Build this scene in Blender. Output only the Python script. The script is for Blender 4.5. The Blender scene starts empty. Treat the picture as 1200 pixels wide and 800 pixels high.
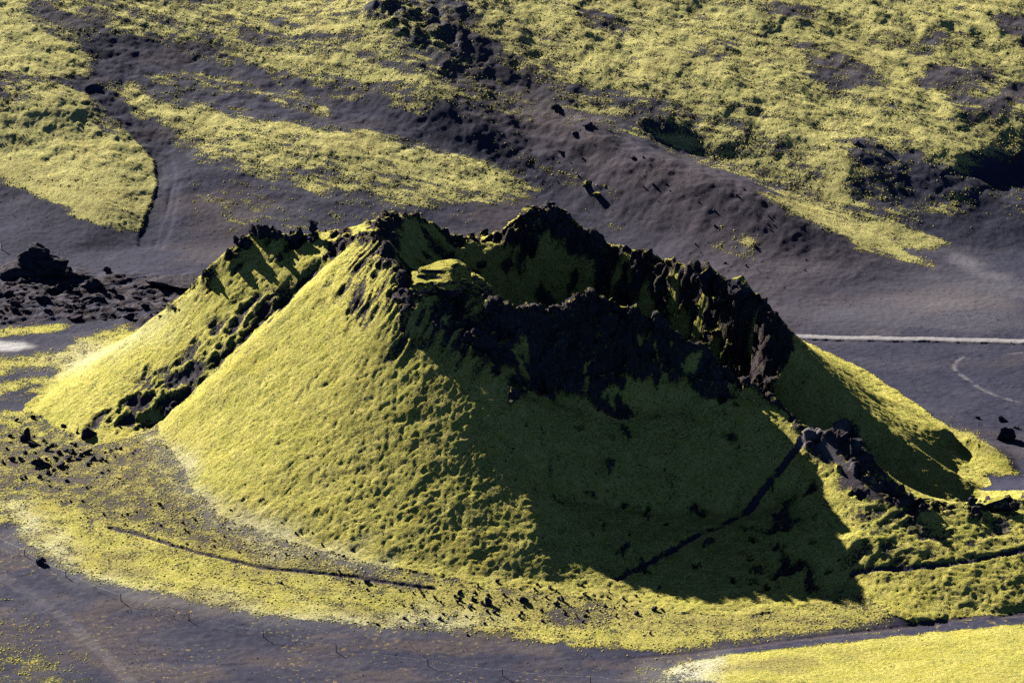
import bpy, bmesh, math, random
import numpy as np
from mathutils import Vector, Matrix, noise as mnoise

random.seed(7)
R = math.radians
SC = bpy.context.scene
COL = SC.collection

# ------------------------------------------------------------------ camera geometry
# The viewer stands on a mountain 170 m above the plain and looks down on the crater.
EYE_Z, TILT, FPX = 170.0, R(20.0), 4000.0
CT, ST = math.cos(TILT), math.sin(TILT)

def sight(u, v):
    """bearing (per unit of t) of a point of the photograph (1200 x 800)"""
    dx, dy = (u - 600.0) / FPX, (400.0 - v) / FPX
    return dx, CT + dy * ST, -ST + dy * CT

def at_z(u, v, z):
    a, b, c = sight(u, v)
    t = (z - EYE_Z) / c
    return (a * t, b * t, z)

def at_y(u, v, y):
    a, b, c = sight(u, v)
    t = y / b
    return (a * t, y, EYE_Z + c * t)

# ------------------------------------------------------------------ noise (vectorised)
_rng = np.random.default_rng(11)
_PERM = _rng.permutation(4096).astype(np.int32)
_GA = _rng.random(4096) * 2 * np.pi
_GX, _GY = np.cos(_GA).astype(np.float32), np.sin(_GA).astype(np.float32)
_G3 = _rng.normal(size=(4096, 3)).astype(np.float32)
_G3 /= np.linalg.norm(_G3, axis=1)[:, None]

def _h2(i, j):
    return _PERM[(_PERM[i & 4095] + j) & 4095]

def gn2(x, y, seed=0):
    x = np.asarray(x, np.float32) + seed * 37.31
    y = np.asarray(y, np.float32) - seed * 17.77
    xi, yi = np.floor(x).astype(np.int32), np.floor(y).astype(np.int32)
    fx, fy = x - xi, y - yi
    u = fx * fx * fx * (fx * (fx * 6 - 15) + 10)
    w = fy * fy * fy * (fy * (fy * 6 - 15) + 10)
    def g(a, b):
        h = _h2(xi + a, yi + b)
        return _GX[h] * (fx - a) + _GY[h] * (fy - b)
    n0 = g(0, 0); n0 += u * (g(1, 0) - n0)
    n1 = g(0, 1); n1 += u * (g(1, 1) - n1)
    return (n0 + w * (n1 - n0)) * 1.5

def gn3(x, y, z, seed=0):
    x = np.asarray(x, np.float32) + seed * 31.7
    y = np.asarray(y, np.float32) + seed * 13.3
    z = np.asarray(z, np.float32) - seed * 7.9
    xi, yi, zi = (np.floor(q).astype(np.int32) for q in (x, y, z))
    fx, fy, fz = x - xi, y - yi, z - zi
    s = lambda f: f * f * f * (f * (f * 6 - 15) + 10)
    u, v, w = s(fx), s(fy), s(fz)
    def g(a, b, c):
        h = _PERM[(_h2(xi + a, yi + b) + zi + c) & 4095]
        q = _G3[h]
        return q[..., 0] * (fx - a) + q[..., 1] * (fy - b) + q[..., 2] * (fz - c)
    def lay(c):
        n0 = g(0, 0, c); n0 += u * (g(1, 0, c) - n0)
        n1 = g(0, 1, c); n1 += u * (g(1, 1, c) - n1)
        return n0 + v * (n1 - n0)
    a = lay(0)
    return (a + w * (lay(1) - a)) * 1.5

def cells3(x, y, z, seed=0):
    """broken blocks: (a random value per cell, distance to the crack between cells)"""
    x = np.asarray(x, np.float32) + seed * 11.3; y = np.asarray(y, np.float32) + seed * 5.7; z = np.asarray(z, np.float32)
    xi, yi, zi = (np.floor(q).astype(np.int32) for q in (x, y, z))
    f1 = np.full(x.shape, 9.0, np.float32); f2 = f1.copy(); val = np.zeros_like(f1)
    for a in (-1, 0, 1):
        for b in (-1, 0, 1):
            for c in (-1, 0, 1):
                h = _PERM[(_h2(xi + a, yi + b) + zi + c) & 4095]
                o = _G3[h] * 0.42
                d = (xi + a + .5 + o[:, 0] - x) ** 2 + (yi + b + .5 + o[:, 1] - y) ** 2 + (zi + c + .5 + o[:, 2] - z) ** 2
                n = d < f1
                f2 = np.where(n, f1, np.minimum(f2, d)); f1 = np.where(n, d, f1); val = np.where(n, h / 4095.0, val)
    return val, np.sqrt(f2) - np.sqrt(f1)

def fbm2(x, y, octs=4, seed=0, gain=0.5):
    a, s, f = 1.0, 0.0, 1.0
    for k in range(octs):
        s = s + a * gn2(x * f, y * f, seed + k * 3 + 1)
        a *= gain; f *= 2.03
    return s

def ridge2(x, y, octs=4, seed=0, gain=0.5):
    a, s, f = 1.0, 0.0, 1.0
    for k in range(octs):
        s = s + a * (1 - 2 * np.abs(gn2(x * f, y * f, seed + k * 3 + 1)))
        a *= gain; f *= 2.03
    return s

def sstep(a, b, x):
    t = np.clip((x - a) / (b - a), 0, 1)
    return t * t * (3 - 2 * t)

# ------------------------------------------------------------------ the lie of the land
# Survey lines: each point is (photo u, photo v, height z) or (photo u, photo v, None, distance y) or
# ('w', x, y, z) in metres.
def P(p):
    if p[0] == 'w':
        return p[1:4]
    if len(p) == 4:
        return at_y(p[0], p[1], p[3])
    return at_z(*p)

def line(pts):
    return np.array([P(p) for p in pts])

RIM = line([(1200, 585, 5.5), (1140, 592, 6), (1085, 592, 6.5), (1050, 582, 7.5), (1030, 560, 9), (1012, 525, 11), (985, 505, 12.5),
            (940, 497, 11.9), (905, 470, 13.1), (870, 440, 15.2), (830, 410, 18), (800, 392, 20), (770, 372, 22), (745, 355, 24),
            (720, 346, 25), (700, 343, 25.5), (680, 345, 25.3), (655, 352, 24.8), (635, 362, 24), (600, 356, 24.2), (570, 348, 24.5),
            (530, 342, 24.5), (500, 344, 24.5), (478, 344, 25), (465, 320, 26), (450, 290, 27), (437, 270, 27.5), (447, 254, 26),
            (470, 250, 24.5), (505, 258, 23), (520, 270, 21.5), (545, 278, 20), (565, 285, 19), (590, 262, 22), (612, 246, 24),
            (635, 240, 24.5), (660, 246, 24), (690, 272, 21.3), (705, 281, 20.5), (740, 290, 20.5), (770, 298, 20.5), (795, 308, 20.5),
            (820, 308, 21.5), (835, 315, 21.5), (850, 332, 20.5), (870, 330, 22), (890, 345, 21), (905, 370, 19.2), (925, 395, 16.8),
            (960, 440, 12.6), (1000, 470, 9.6), (1040, 500, 6.8), (1090, 535, 4.2), (1150, 575, 0.6)])
LEFT_RIDGE = line([(437, 270, 27.5), (400, 280, 25), (390, 268, 24), (365, 275, 24), (335, 275, 23.5), (300, 268, 23.5), (275, 285, 22), (245, 312, 19),
                   (215, 345, 14.5), (180, 372, 11), (150, 400, 8), (100, 440, 4), (45, 490, 0.3)])
CONE_EDGE = line([(430, 285, 26), (400, 303, 24.1), (360, 340, 21), (300, 400, 15.0), (240, 460, 9.2), (190, 508, 3.7)])
GULLY = line([(398, 292, 24), (372, 315, 21.4), (335, 350, 17.8), (285, 395, 13.8), (225, 452, 8.0), (175, 498, 2.8)])
LINES = [
    RIM, LEFT_RIDGE, CONE_EDGE, GULLY,
    # crater bowl and the breach that drains it
    line([('w', -8, 436, 10), ('w', -4, 444, 8.5), ('w', 6, 446, 8), ('w', 14, 443, 8), ('w', 21, 437, 7.5), ('w', 27, 431.5, 7), ('w', 31.5, 427, 6.5), ('w', 29, 421, 6), ('w', 16, 421, 8), ('w', 4, 423, 8), ('w', -6, 428, 9), ('w', -8, 436, 10)]),
    line([('w', 42, 411, 4.2), ('w', 46.5, 406.5, 3.2), ('w', 51, 402.5, 1.6), ('w', 55, 400.5, 0.8), (1140, 586, 0.3)]),
    line([('w', 29, 421, 6), ('w', 33, 415, 5.5), ('w', 38, 411.8, 5), ('w', 42, 411.5, 4.4)]),
    # blunt rib that parts the sunlit flank from the shaded face
    line([(495, 344, 24.8), ('w', -7.4, 412.3, 22.5), ('w', -3.1, 406.8, 19.4), ('w', 1.2, 401.2, 16.2), ('w', 1.6, 394, 10), (640, 682, 1.6)]),
    # foot of the cliffs under the front rim
    line([(622, 440, None, 411), (645, 470, None, 408.5), (700, 487, None, 407), (770, 482, None, 409), (830, 480, None, 407.5), (870, 498, None, 405), (905, 520, None, 402.5)]),
    line([(655, 585, None, 394), (760, 600, None, 394.5), (850, 605, None, 395), (920, 595, None, 395.5)]),
    # foot of the steep slopes
    line([(45, 490, 0.3), (110, 520, 1.6), (150, 512, 2.4), (175, 498, 2.8), (190, 508, 3.7), (230, 570, 3), (265, 600, 2.8), (330, 625, 2.5), (430, 652, 2.2),
          (560, 675, 1.8), (640, 682, 1.5), (760, 700, 0.9), (860, 712, 0.7), (960, 697, 0.8), (990, 682, 1.3), (1010, 690, 1.5), (1040, 712, 1),
          (1080, 725, 0.6), (1150, 718, 0.6), (1200, 705, 0.6)]),
    line([('w', -66, 438, 0.3), ('w', -64, 452, 0.3), ('w', -57, 468, 0.3), ('w', -42, 480, 0.3), ('w', -20, 489, 0.4), ('w', 0, 493, 0.4), ('w', 20, 488, 0.3),
          ('w', 38, 472, 0.2), ('w', 50, 453, 0.1), ('w', 58, 434, 0), ('w', 61, 418, 0), ('w', 61.5, 411, 0)]),
    # the small cone: brow and lower step of its mossy face
    line([('w', 120, 398, 6), ('w', 90, 397, 6), ('w', 66, 396, 5.6)]),
    line([(1000, 625, 5.6), (1060, 655, 3.7), (1130, 650, 3.6), (1200, 640, 3.8)]),
    # apron and plain in front
    line([(-200, 560, 0.3), (0, 545, 0.6), (20, 600, 0.6), (60, 660, 0.3), (200, 708, 0.3), (350, 732, 0.25), (600, 748, 0.2), (760, 766, 0.15), (1000, 742, 0.1), (1200, 716, 0), (1500, 690, 0)]),
    line([(-300, 640, 0), (0, 640, -0.1), (40, 690, -0.1), (300, 760, -0.1), (700, 790, -0.1)]),
    line([(790, 790, 0.5), (900, 772, 0.7), (1050, 756, 0.8), (1200, 742, 0.8), (1500, 735, 0.8)]),
    line([(850, 850, 1.0), (1200, 810, 1.5), (1500, 790, 1.5)]),
    line([(-300, 830, 0), (100, 820, 0), (700, 830, 0)]),
    # plain behind
    line([(-400, 430, 0), (0, 430, 0.0), (60, 430, 0.2)]),
    line([(-400, 350, 0.2), (0, 350, 0.2), (120, 350, 0.3), (200, 360, 0.3)]),
    line([(-400, 300, 0.3), (0, 300, 0.3), (120, 292, 0.4), (250, 290, 0.5)]),
    line([(920, 398, 0), (1000, 398, 0), (1200, 403, 0), (1600, 405, 0)]),
    line([(1000, 430, 0), (1200, 450, 0), (1600, 470, 0)]),
    line([(1100, 560, 0), (1200, 560, 0), (1600, 560, 0)]),
    line([(940, 362, 0.3), (1020, 350, 0.4), (1100, 335, 0.6), (1200, 325, 0.8), (1500, 310, 1)]),
    # mossy knoll on the plain to the right of the cone
    line([(1030, 484, 3.2), (1065, 486, 3.6), (1110, 500, 3.0), (1150, 518, 2.0), (1185, 545, 0.6)]),
    line([(1000, 462, 0), (1040, 470, 0.2), (1085, 482, 0.2), (1130, 492, 0.1), (1180, 520, 0), (1198, 552, 0)]),
    line([(1110, 548, 0.3), (1150, 557, 0), (1190, 557, 0)]),
    # left-hand fan, moss lobe and gully
    line([(-300, -20, 23), (0, -20, 23), (200, -20, 22.5), (400, -20, 23), (480, -20, 24)]),
    line([(-300, -220, 42), (300, -220, 43), (900, -220, 46), (1500, -220, 44)]),
    line([(-300, 70, 16.5), (0, 78, 15.6), (60, 88, 14.6), (110, 102, 12.8), (135, 122, 11), (160, 150, 9), (180, 180, 6.4), (192, 205, 4.6), (188, 240, 2.7), (172, 275, 0.9), (165, 300, 0.4)]),
    line([(-300, 100, 14.6), (0, 108, 13.4), (60, 118, 12.7), (110, 150, 9.3), (130, 190, 7)]),
    line([(-300, 175, 7), (0, 185, 6.6), (60, 205, 6.0), (120, 235, 4.4), (140, 250, 3.4)]),
    line([(-300, 225, 3.0), (0, 236, 2.8), (40, 255, 2.4), (100, 280, 1.4), (145, 285, 0.8)]),
    line([(150, 105, 12.4), (250, 130, 11.0), (330, 155, 9.9), (400, 180, 8.4), (500, 203, 6.3), (620, 228, 4.4), (680, 240, 3.6)]),
    line([(200, 200, 5.8), (215, 240, 3.2), (230, 275, 1.1), (300, 290, 0.7)]),
    line([(300, 235, 4.2), (400, 262, 2.8), (520, 275, 2.0), (640, 285, 1.2)]),
    line([(150, 60, 15.8), (260, 75, 14.5), (400, 115, 12.1), (480, 150, 10.2), (560, 180, 8), (640, 213, 5.6)]),
    # valley between the fan and the brown mound
    line([(440, -10, 25), (470, 40, 20.3), (500, 105, 15), (555, 155, 10.6), (600, 180, 8.3), (640, 208, 6), (700, 247, 3.2), (760, 292, 1.0), (850, 342, 0.5), (945, 362, 0.3)]),
    # brow above that valley, then the crest of the brown mound
    line([(500, 0, 23.4), (540, 42, 19.9), (565, 70, 17.4), (610, 100, 14.6), (650, 115, 13.2), (690, 145, 11.8), (735, 182, 10.2), (800, 188, 10.1), (850, 210, 8.9), (900, 235, 7.4), (960, 262, 5.3), (1000, 277, 3.8),
          (1045, 298, 2.3), (1085, 312, 1.2)]),
    line([(720, 215, 7.2), (770, 235, 6.0), (850, 260, 4.8), (930, 295, 2.6), (960, 310, 1.6)]),
    line([(790, 320, 1.0), (850, 335, 0.8), (900, 345, 0.6), (960, 350, 0.5), (1030, 330, 0.7)]),
    # hollow behind the mound and the brow of the moss plateau above it
    line([(690, 128, 12.0), (750, 158, 10.0), (800, 176, 8.2), (860, 202, 6.6), (930, 234, 4.9), (970, 252, 4.0), (1040, 277, 2.4), (1095, 297, 1.2)]),
    line([(640, 92, 15.5), (690, 110, 13.9), (750, 136, 12.5), (800, 150, 11.6), (850, 164, 10.6), (900, 180, 9.6), (940, 200, 8.2)]),
    line([(960, 172, 10.3), (975, 200, 8.2), (985, 235, 5.4), (1010, 258, 3.9)]),
    line([(1000, 172, 10.6), (1040, 178, 10.3), (1080, 195, 9.0), (1110, 212, 7.6), (1140, 226, 6.4)]),
    line([(1050, 238, 5.2), (1110, 250, 4.4), (1200, 262, 3.6), (1500, 262, 3.6)]),
    line([(1120, 186, 9.6), (1160, 183, 9.6), (1200, 178, 9.8), (1500, 170, 10)]),
    line([(1130, 208, 7.0), (1170, 212, 6.6), (1200, 214, 6.4), (1500, 210, 6.4)]),
    line([(1105, 305, 0.9), (1140, 300, 1.1), (1200, 285, 1.7), (1500, 280, 2)]),
    line([(560, -20, 25.0), (800, -20, 25.4), (1000, -20, 25.5), (1200, -20, 25.5), (1600, -20, 25.5)]),
    line([(700, 80, 17.0), (800, 95, 16.2), (900, 115, 14.8), (1000, 135, 13.3), (1100, 150, 12.2), (1200, 150, 12.2), (1500, 145, 12.4)]),
]

DX0, DX1, DY0, DY1 = -150.0, 150.0, 330.0, 730.0

def solve():
    """height of every spot between the survey lines: a stretched membrane, coarse to fine"""
    z = None
    for step, its in ((16, 200), (8, 160), (4, 140), (2, 140), (1, 120), (0.5, 90)):
        nx, ny = int((DX1 - DX0) / step) + 1, int((DY1 - DY0) / step) + 1
        s, c = np.zeros((ny, nx)), np.zeros((ny, nx))
        for L in LINES:
            for a, b in zip(L[:-1], L[1:]):
                n = max(2, int(np.hypot(b[0] - a[0], b[1] - a[1]) / (step * 0.4)) + 1)
                q = a + (b - a) * np.linspace(0, 1, n)[:, None]
                i = np.rint((q[:, 0] - DX0) / step).astype(int); j = np.rint((q[:, 1] - DY0) / step).astype(int)
                ok = (i >= 0) & (i < nx) & (j >= 0) & (j < ny)
                np.add.at(s, (j[ok], i[ok]), q[ok, 2]); np.add.at(c, (j[ok], i[ok]), 1)
        fix = c > 0
        val = np.where(fix, s / np.maximum(c, 1), 0)
        if z is None:
            z = np.full((ny, nx), val[fix].mean())
        else:
            py, px = z.shape
            yy, xx = np.linspace(0, py - 1, ny), np.linspace(0, px - 1, nx)
            j0 = np.minimum(yy.astype(int), py - 2); i0 = np.minimum(xx.astype(int), px - 2)
            fy, fx = (yy - j0)[:, None], (xx - i0)[None]
            z = ((z[j0][:, i0] * (1 - fx) + z[j0][:, i0 + 1] * fx) * (1 - fy) + (z[j0 + 1][:, i0] * (1 - fx) + z[j0 + 1][:, i0 + 1] * fx) * fy)
        z[fix] = val[fix]
        jj, ii = np.mgrid[0:ny, 0:nx]
        par = (jj + ii) % 2
        m = [(par == k) & ~fix for k in (0, 1)]
        for _ in range(its):
            for k in (0, 1):
                p = np.pad(z, 1, mode='edge')
                avg = (p[:-2, 1:-1] + p[2:, 1:-1] + p[1:-1, :-2] + p[1:-1, 2:]) * 0.25
                z = np.where(m[k], z + 1.6 * (avg - z), z)
    for _ in range(2):
        p = np.pad(z, 1, mode='edge')
        z = (p[:-2, 1:-1] + p[2:, 1:-1] + p[1:-1, :-2] + p[1:-1, 2:]) * 0.125 + z * 0.5
    zs = z.copy()
    for _ in range(40):
        p = np.pad(zs, 1, mode='edge')
        zs = (p[:-2, 1:-1] + p[2:, 1:-1] + p[1:-1, :-2] + p[1:-1, 2:]) * 0.125 + zs * 0.5
    yy = np.linspace(DY0, DY1, z.shape[0])[:, None]
    t = np.clip((yy - 494) / 8, 0, 1)
    return z * (1 - t) + zs * t

HZ = solve()
HNY, HNX = HZ.shape

def H(x, y):
    fx = np.clip((np.asarray(x, float) - DX0) / 0.5, 0, HNX - 1.001)
    fy = np.clip((np.asarray(y, float) - DY0) / 0.5, 0, HNY - 1.001)
    i, j = fx.astype(int), fy.astype(int)
    fx, fy = fx - i, fy - j
    return ((HZ[j, i] * (1 - fx) + HZ[j, i + 1] * fx) * (1 - fy) + (HZ[j + 1, i] * (1 - fx) + HZ[j + 1, i + 1] * fx) * fy)

def land(u, v):
    """the spot of the land seen at (u, v) in the photograph"""
    a, b, c = sight(u, v)
    t = np.arange(340, 900, 0.25)
    g = EYE_Z + c * t - H(a * t, b * t)
    k = int(np.argmax(g < 0))
    if k > 0:
        f = g[k - 1] / (g[k - 1] - g[k])
        tt = t[k - 1] + 0.25 * f
    else:
        tt = t[-1]
    return np.array([a * tt, b * tt])

def plan(pts):
    return np.array([land(u, v) if not isinstance(u, str) else (v, 0) for u, v in pts])

def seg_dist(x, y, L):
    d = np.full(x.shape, 1e9, np.float32)
    for a, b in zip(L[:-1], L[1:]):
        ab = b[:2] - a[:2]
        q = max(float(ab @ ab), 1e-9)
        t = np.clip(((x - a[0]) * ab[0] + (y - a[1]) * ab[1]) / q, 0, 1)
        d = np.minimum(d, (x - a[0] - t * ab[0]) ** 2 + (y - a[1] - t * ab[1]) ** 2)
    return np.sqrt(d)

def inside(x, y, poly):
    r = np.zeros(x.shape, bool)
    n = len(poly)
    for i in range(n):
        x0, y0 = poly[i][:2]; x1, y1 = poly[(i + 1) % n][:2]
        if y0 == y1:
            continue
        r ^= ((y0 > y) != (y1 > y)) & (x < (x1 - x0) * (y - y0) / (y1 - y0) + x0)
    return r

def patch(x, y, pts, soft=1.0, wx=None, wy=None, far=12.0):
    """1 inside a patch of ground, fading to 0 over soft metres at its edge"""
    poly = plan(pts)
    X = x if wx is None else x + wx
    Y = y if wy is None else y + wy
    out = np.zeros(x.shape, np.float32)
    lo, hi = poly.min(0) - far - soft, poly.max(0) + far + soft
    k = np.nonzero((X > lo[0]) & (X < hi[0]) & (Y > lo[1]) & (Y < hi[1]))[0]
    if len(k) == 0:
        return out
    d = seg_dist(X[k], Y[k], np.vstack([poly, poly[:1]]))
    s = np.where(inside(X[k], Y[k], poly), d, -d)
    out[k] = sstep(-soft, soft, s)
    return out

# ------------------------------------------------------------------ vertex grid
def spread(a, b, step, out, top):
    mid = np.arange(a, b + 1e-6, step)
    g = step; lo = []; p = a
    while p > top[0]:
        g *= 1.35; p -= g; lo.append(p)
    g = step; hi = []; p = b
    while p < top[1]:
        g *= 1.35; p += g; hi.append(p)
    return np.concatenate([np.array(lo[::-1]), mid, np.array(hi)])

GX = spread(-99, 99, 0.25, None, (-5000, 5000))
_y1 = np.arange(346, 474, 0.25); 
_far = spread(474, 602, 0.34, None, (474, 9000))
_near = spread(346, 346.2, 0.25, None, (-600, 346))
GY = np.concatenate([_near[_near < 345.9], _y1, _far])
NX, NY = len(GX), len(GY)
X, Y = np.meshgrid(GX, GY)
X, Y = X.ravel().astype(np.float32), Y.ravel().astype(np.float32)
Z = H(X, Y).astype(np.float32)

CONE = line([(45, 490, 0.3), (110, 522, 1.6), (150, 516, 2.2), (182, 505, 2.4), (190, 512, 3.2), (228, 573, 3), (263, 604, 2.8), (330, 630, 2.5), (430, 657, 2.2),
             (560, 680, 2), (640, 688, 2), (760, 706, 1.5), (860, 718, 1.2), (960, 703, 1.2), (985, 690, 1.4)])
CONE = np.vstack([CONE, [at_z(955, 600, 7), at_z(950, 540, 10), at_z(985, 507, 12.4), at_z(1012, 528, 10.8), at_z(1032, 562, 8.8)],
                  [(51, 405, 0), (54.5, 402, 0), at_z(1150, 580, 0)],
                  [(62.5, 412, 0), (62, 420, 0), (59, 434, 0), (51, 454, 0), (39, 473, 0), (20, 489, 0), (0, 494, 0), (-21, 490, 0), (-43, 481, 0), (-58, 469, 0), (-65, 452, 0), (-67.5, 438, 0)]])
SMALL = np.vstack([[at_z(955, 600, 7), at_z(950, 540, 10), at_z(985, 507, 12.4), at_z(1012, 528, 10.8), at_z(1032, 562, 8.8)],
                   [(51, 405, 0), (54.5, 402, 0), at_z(1150, 580, 0), (68, 404, 0), (110, 404, 0), (110, 372, 0)],
                   [at_z(1200, 710, 0.6), at_z(1150, 722, 0.6), at_z(1080, 729, 0.6), at_z(1040, 716, 1), at_z(1010, 694, 1.4), at_z(985, 690, 1.4)]])

wn = fbm2(X / 7.0, Y / 7.0, 4, 1)
wn2 = fbm2(X / 7.0 + 40, Y / 7.0, 4, 5)
in_cone = inside(X + wn * 0.5, Y + wn2 * 0.5, CONE)
in_small = inside(X + wn * 0.5, Y + wn2 * 0.5, SMALL) & ~in_cone
hill_mask = in_cone | in_small

# slope of the smooth land
def slope_of(Zv):
    Zg = Zv.reshape(NY, NX)
    gy, gx = np.gradient(Zg, GY, GX)
    return gx.ravel().astype(np.float32), gy.ravel().astype(np.float32)

gx0, gy0 = slope_of(Z)
steep0 = np.hypot(gx0, gy0)
d_rim = seg_dist(X, Y, RIM[:49])
d_left = seg_dist(X, Y, LEFT_RIDGE[:9])
d_crest = np.minimum(d_rim, d_left)
d_gully = seg_dist(X, Y, GULLY)

near = (Y > 340) & (Y < 610) & (np.abs(X) < 105)
# flow direction of streaks on the far slopes
FX, FY = 0.89, -0.46
s_al = X * FX + Y * FY
s_ac = -X * FY + Y * FX

# ------------------------------------------------------------------ cover: moss, rock, ash ...
moss = np.zeros(X.shape, np.float32)
pale = np.zeros_like(moss); brown = np.zeros_like(moss); rock = np.zeros_like(moss); gravel = np.zeros_like(moss); orange = np.zeros_like(moss)
wx = (wn * 2.2 + 0.55 * fbm2(X / 1.5, Y / 1.5, 3, 23)).astype(np.float32); wy = (wn2 * 2.2 + 0.55 * fbm2(X / 1.5 + 30, Y / 1.5, 3, 23)).astype(np.float32)

def lay(ch, val, pts, soft=1.0, warp=1.0):
    soft = soft * (2.4 if val < .9 else 1.8)
    m = patch(X, Y, pts, soft, wx * warp, wy * warp)
    ch[:] = ch * (1 - m) + val * m

# far slopes
lay(moss, 0.62, [(30, -60), (60, 45), (110, 38), (200, 46), (290, 70), (330, 55), (420, 60), (470, 110), (555, 125), (470, 60), (440, -60)], 2)
lay(moss, 0.7, [(200, 60), (290, 80), (350, 95), (420, 110), (520, 128), (550, 120), (510, 90), (430, 60), (340, 50), (300, 58)], 1.5)
lay(moss, 0.66, [(155, 86), (260, 92), (390, 125), (385, 137), (300, 112), (200, 98)], 1.5)
lay(moss, 0.88, [(-200, -60), (-200, 92), (0, 84), (60, 92), (95, 88), (112, 78), (95, 55), (60, 45), (40, 20), (30, -60)], 1.0, .5)
lay(moss, 0.0, [(100, 45), (130, 44), (200, 52), (250, 60), (210, 66), (190, 82), (115, 88), (108, 72)], 1.2, .7)
lay(moss, 0.93, [(-200, 80), (0, 100), (30, 94), (70, 98), (105, 112), (130, 142), (165, 165), (188, 186), (191, 215), (180, 245), (160, 270), (140, 273), (110, 262), (70, 240), (30, 222), (0, 212), (-200, 190)], .7, .35)
lay(moss, 0.55, [(-100, 92), (20, 94), (60, 108), (40, 122), (0, 128), (-100, 125)], 1.5)  # moss thinned to paint in a dark shadow mark on the lobe
lay(moss, 0.25, [(105, 118), (125, 125), (150, 150), (140, 155), (115, 145)], 1)
lay(moss, 0.86, [(125, 103), (150, 100), (200, 112), (260, 128), (330, 142), (400, 152), (470, 165), (540, 185), (600, 205), (625, 220), (610, 232), (560, 238), (500, 236), (440, 226), (380, 212), (320, 200), (260, 190), (225, 172), (185, 150)], 1.2, .6)
lay(moss, 0.56, [(215, 150), (300, 165), (400, 188), (520, 215), (600, 232), (560, 245), (450, 240), (350, 220), (260, 192)], 2.5)
lay(moss, 0.42, [(225, 225), (330, 240), (420, 258), (330, 270), (260, 262)], 3)
lay(moss, 0.5, [(420, -40), (520, 0), (530, 60), (500, 110), (470, 90)], 2)
lay(moss, 0.76, [(555, -60), (535, 0), (560, 40), (600, 72), (640, 96), (690, 104), (740, 112), (800, 132), (860, 148), (920, 178), (950, 200), (965, 172), (1000, 168), (1040, 172), (1090, 192), (1115, 210), (1135, 190), (1200, 176), (1500, 170), (1500, -60)], 1.2, .6)
lay(moss, 0.62, [(740, 112), (800, 132), (860, 148), (920, 178), (950, 200), (965, 240), (930, 236), (860, 205), (800, 180), (750, 160), (700, 140), (680, 118)], 1.2, .6)
lay(moss, 0.34, [(640, 96), (700, 118), (760, 150), (720, 160), (660, 130)], 1.5)
lay(moss, 0.85, [(945, 158), (985, 165), (1005, 200), (1010, 245), (985, 252), (960, 235), (955, 200)], 1.2, .5)
lay(moss, 0.36, [(1000, 174), (1040, 176), (1090, 195), (1130, 220), (1200, 218), (1200, 250), (1100, 248), (1020, 240), (1010, 205)], 1.5, .6)
lay(moss, 0.12, [(1040, 186), (1085, 200), (1140, 228), (1240, 232), (1240, 265), (1130, 258), (1060, 235), (1030, 215)], 2)
lay(moss, 0.84, [(888, 228), (950, 236), (1000, 252), (1060, 262), (1110, 282), (1095, 294), (1060, 290), (1090, 312), (1040, 298), (980, 278), (930, 254)], .8, .5)
lay(moss, 0.55, [(1000, 240), (1080, 240), (1150, 225), (1120, 246), (1080, 256), (1020, 255)], 1.0)
for q in ([(680, 8), (740, 18), (735, 34), (690, 28)], [(1070, 38), (1120, 42), (1115, 58), (1075, 58)], [(1165, 28), (1230, 22), (1230, 62), (1180, 55)],
          [(1080, 75), (1150, 72), (1165, 105), (1120, 118), (1090, 100)], [(1180, 95), (1230, 90), (1230, 130), (1185, 128)], [(820, 48), (858, 52), (862, 66), (826, 64)],
          [(285, 28), (325, 32), (328, 46), (290, 46)], [(1130, 118), (1180, 122), (1195, 148), (1150, 140)], [(900, 0), (960, 5), (950, 24), (905, 20)],
          [(50, 15), (110, 10), (125, 30), (70, 36)], [(940, 60), (1000, 70), (1040, 100), (1000, 104), (950, 85)], [(655, 72), (680, 78), (676, 92), (650, 84)]):
    m = patch(X, Y, q, 2.2, wx * 1.3, wy * 1.3)
    moss *= 1 - 0.72 * m
    brown = np.maximum(brown, 0.45 * m)
# brown mound and the ridge that leads up from it
lay(brown, 0.85, [(540, 45), (580, 80), (650, 112), (700, 145), (740, 178), (800, 186), (860, 212), (910, 240), (880, 255), (800, 250), (730, 230), (660, 190), (600, 150), (540, 100)], 4)
lay(brown, 0.5, [(860, 215), (1000, 270), (1080, 312), (960, 350), (860, 340), (780, 290), (740, 240)], 5)
lay(moss, 0.4, [(500, 60), (560, 75), (640, 110), (650, 130), (600, 140), (560, 125), (520, 95)], 3)
lay(moss, 0.30, [(560, 155), (600, 170), (700, 225), (730, 262), (700, 250), (640, 205), (600, 182)], 1.2)
lay(moss, 0.55, [(845, 280), (875, 276), (890, 288), (868, 296), (850, 293)], 1)
# plain at the back
lay(gravel, 0.2, [(930, 372), (1000, 352), (1100, 325), (1150, 318), (1120, 306), (1140, 296), (1160, 322), (1200, 332), (1200, 388), (1000, 380)], 2.5)
lay(gravel, 0.35, [(1115, 296), (1140, 300), (1150, 318), (1185, 322), (1180, 330), (1140, 325), (1118, 312)], .8, .4)
lay(moss, 0.75, [(-200, 374), (0, 384), (80, 378), (86, 384), (60, 392), (0, 395), (-200, 388)], .5, .3)
lay(pale, 0.9, [(-200, 402), (0, 400), (28, 401), (40, 405), (20, 410), (-200, 413)], .6, .2)
lay(gravel, 1.0, [(-200, 402), (0, 400), (28, 401), (40, 405), (20, 410), (-200, 413)], .6, .2)
lay(moss, 0.74, [(-200, 425), (0, 418), (60, 412), (90, 398), (150, 380), (185, 374), (205, 378), (160, 400), (105, 440), (50, 488), (0, 505), (-200, 520)], 1.2, .7)
lay(pale, 0.45, [(60, 412), (100, 396), (180, 375), (200, 378), (120, 420), (60, 440)], 2)
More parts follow.
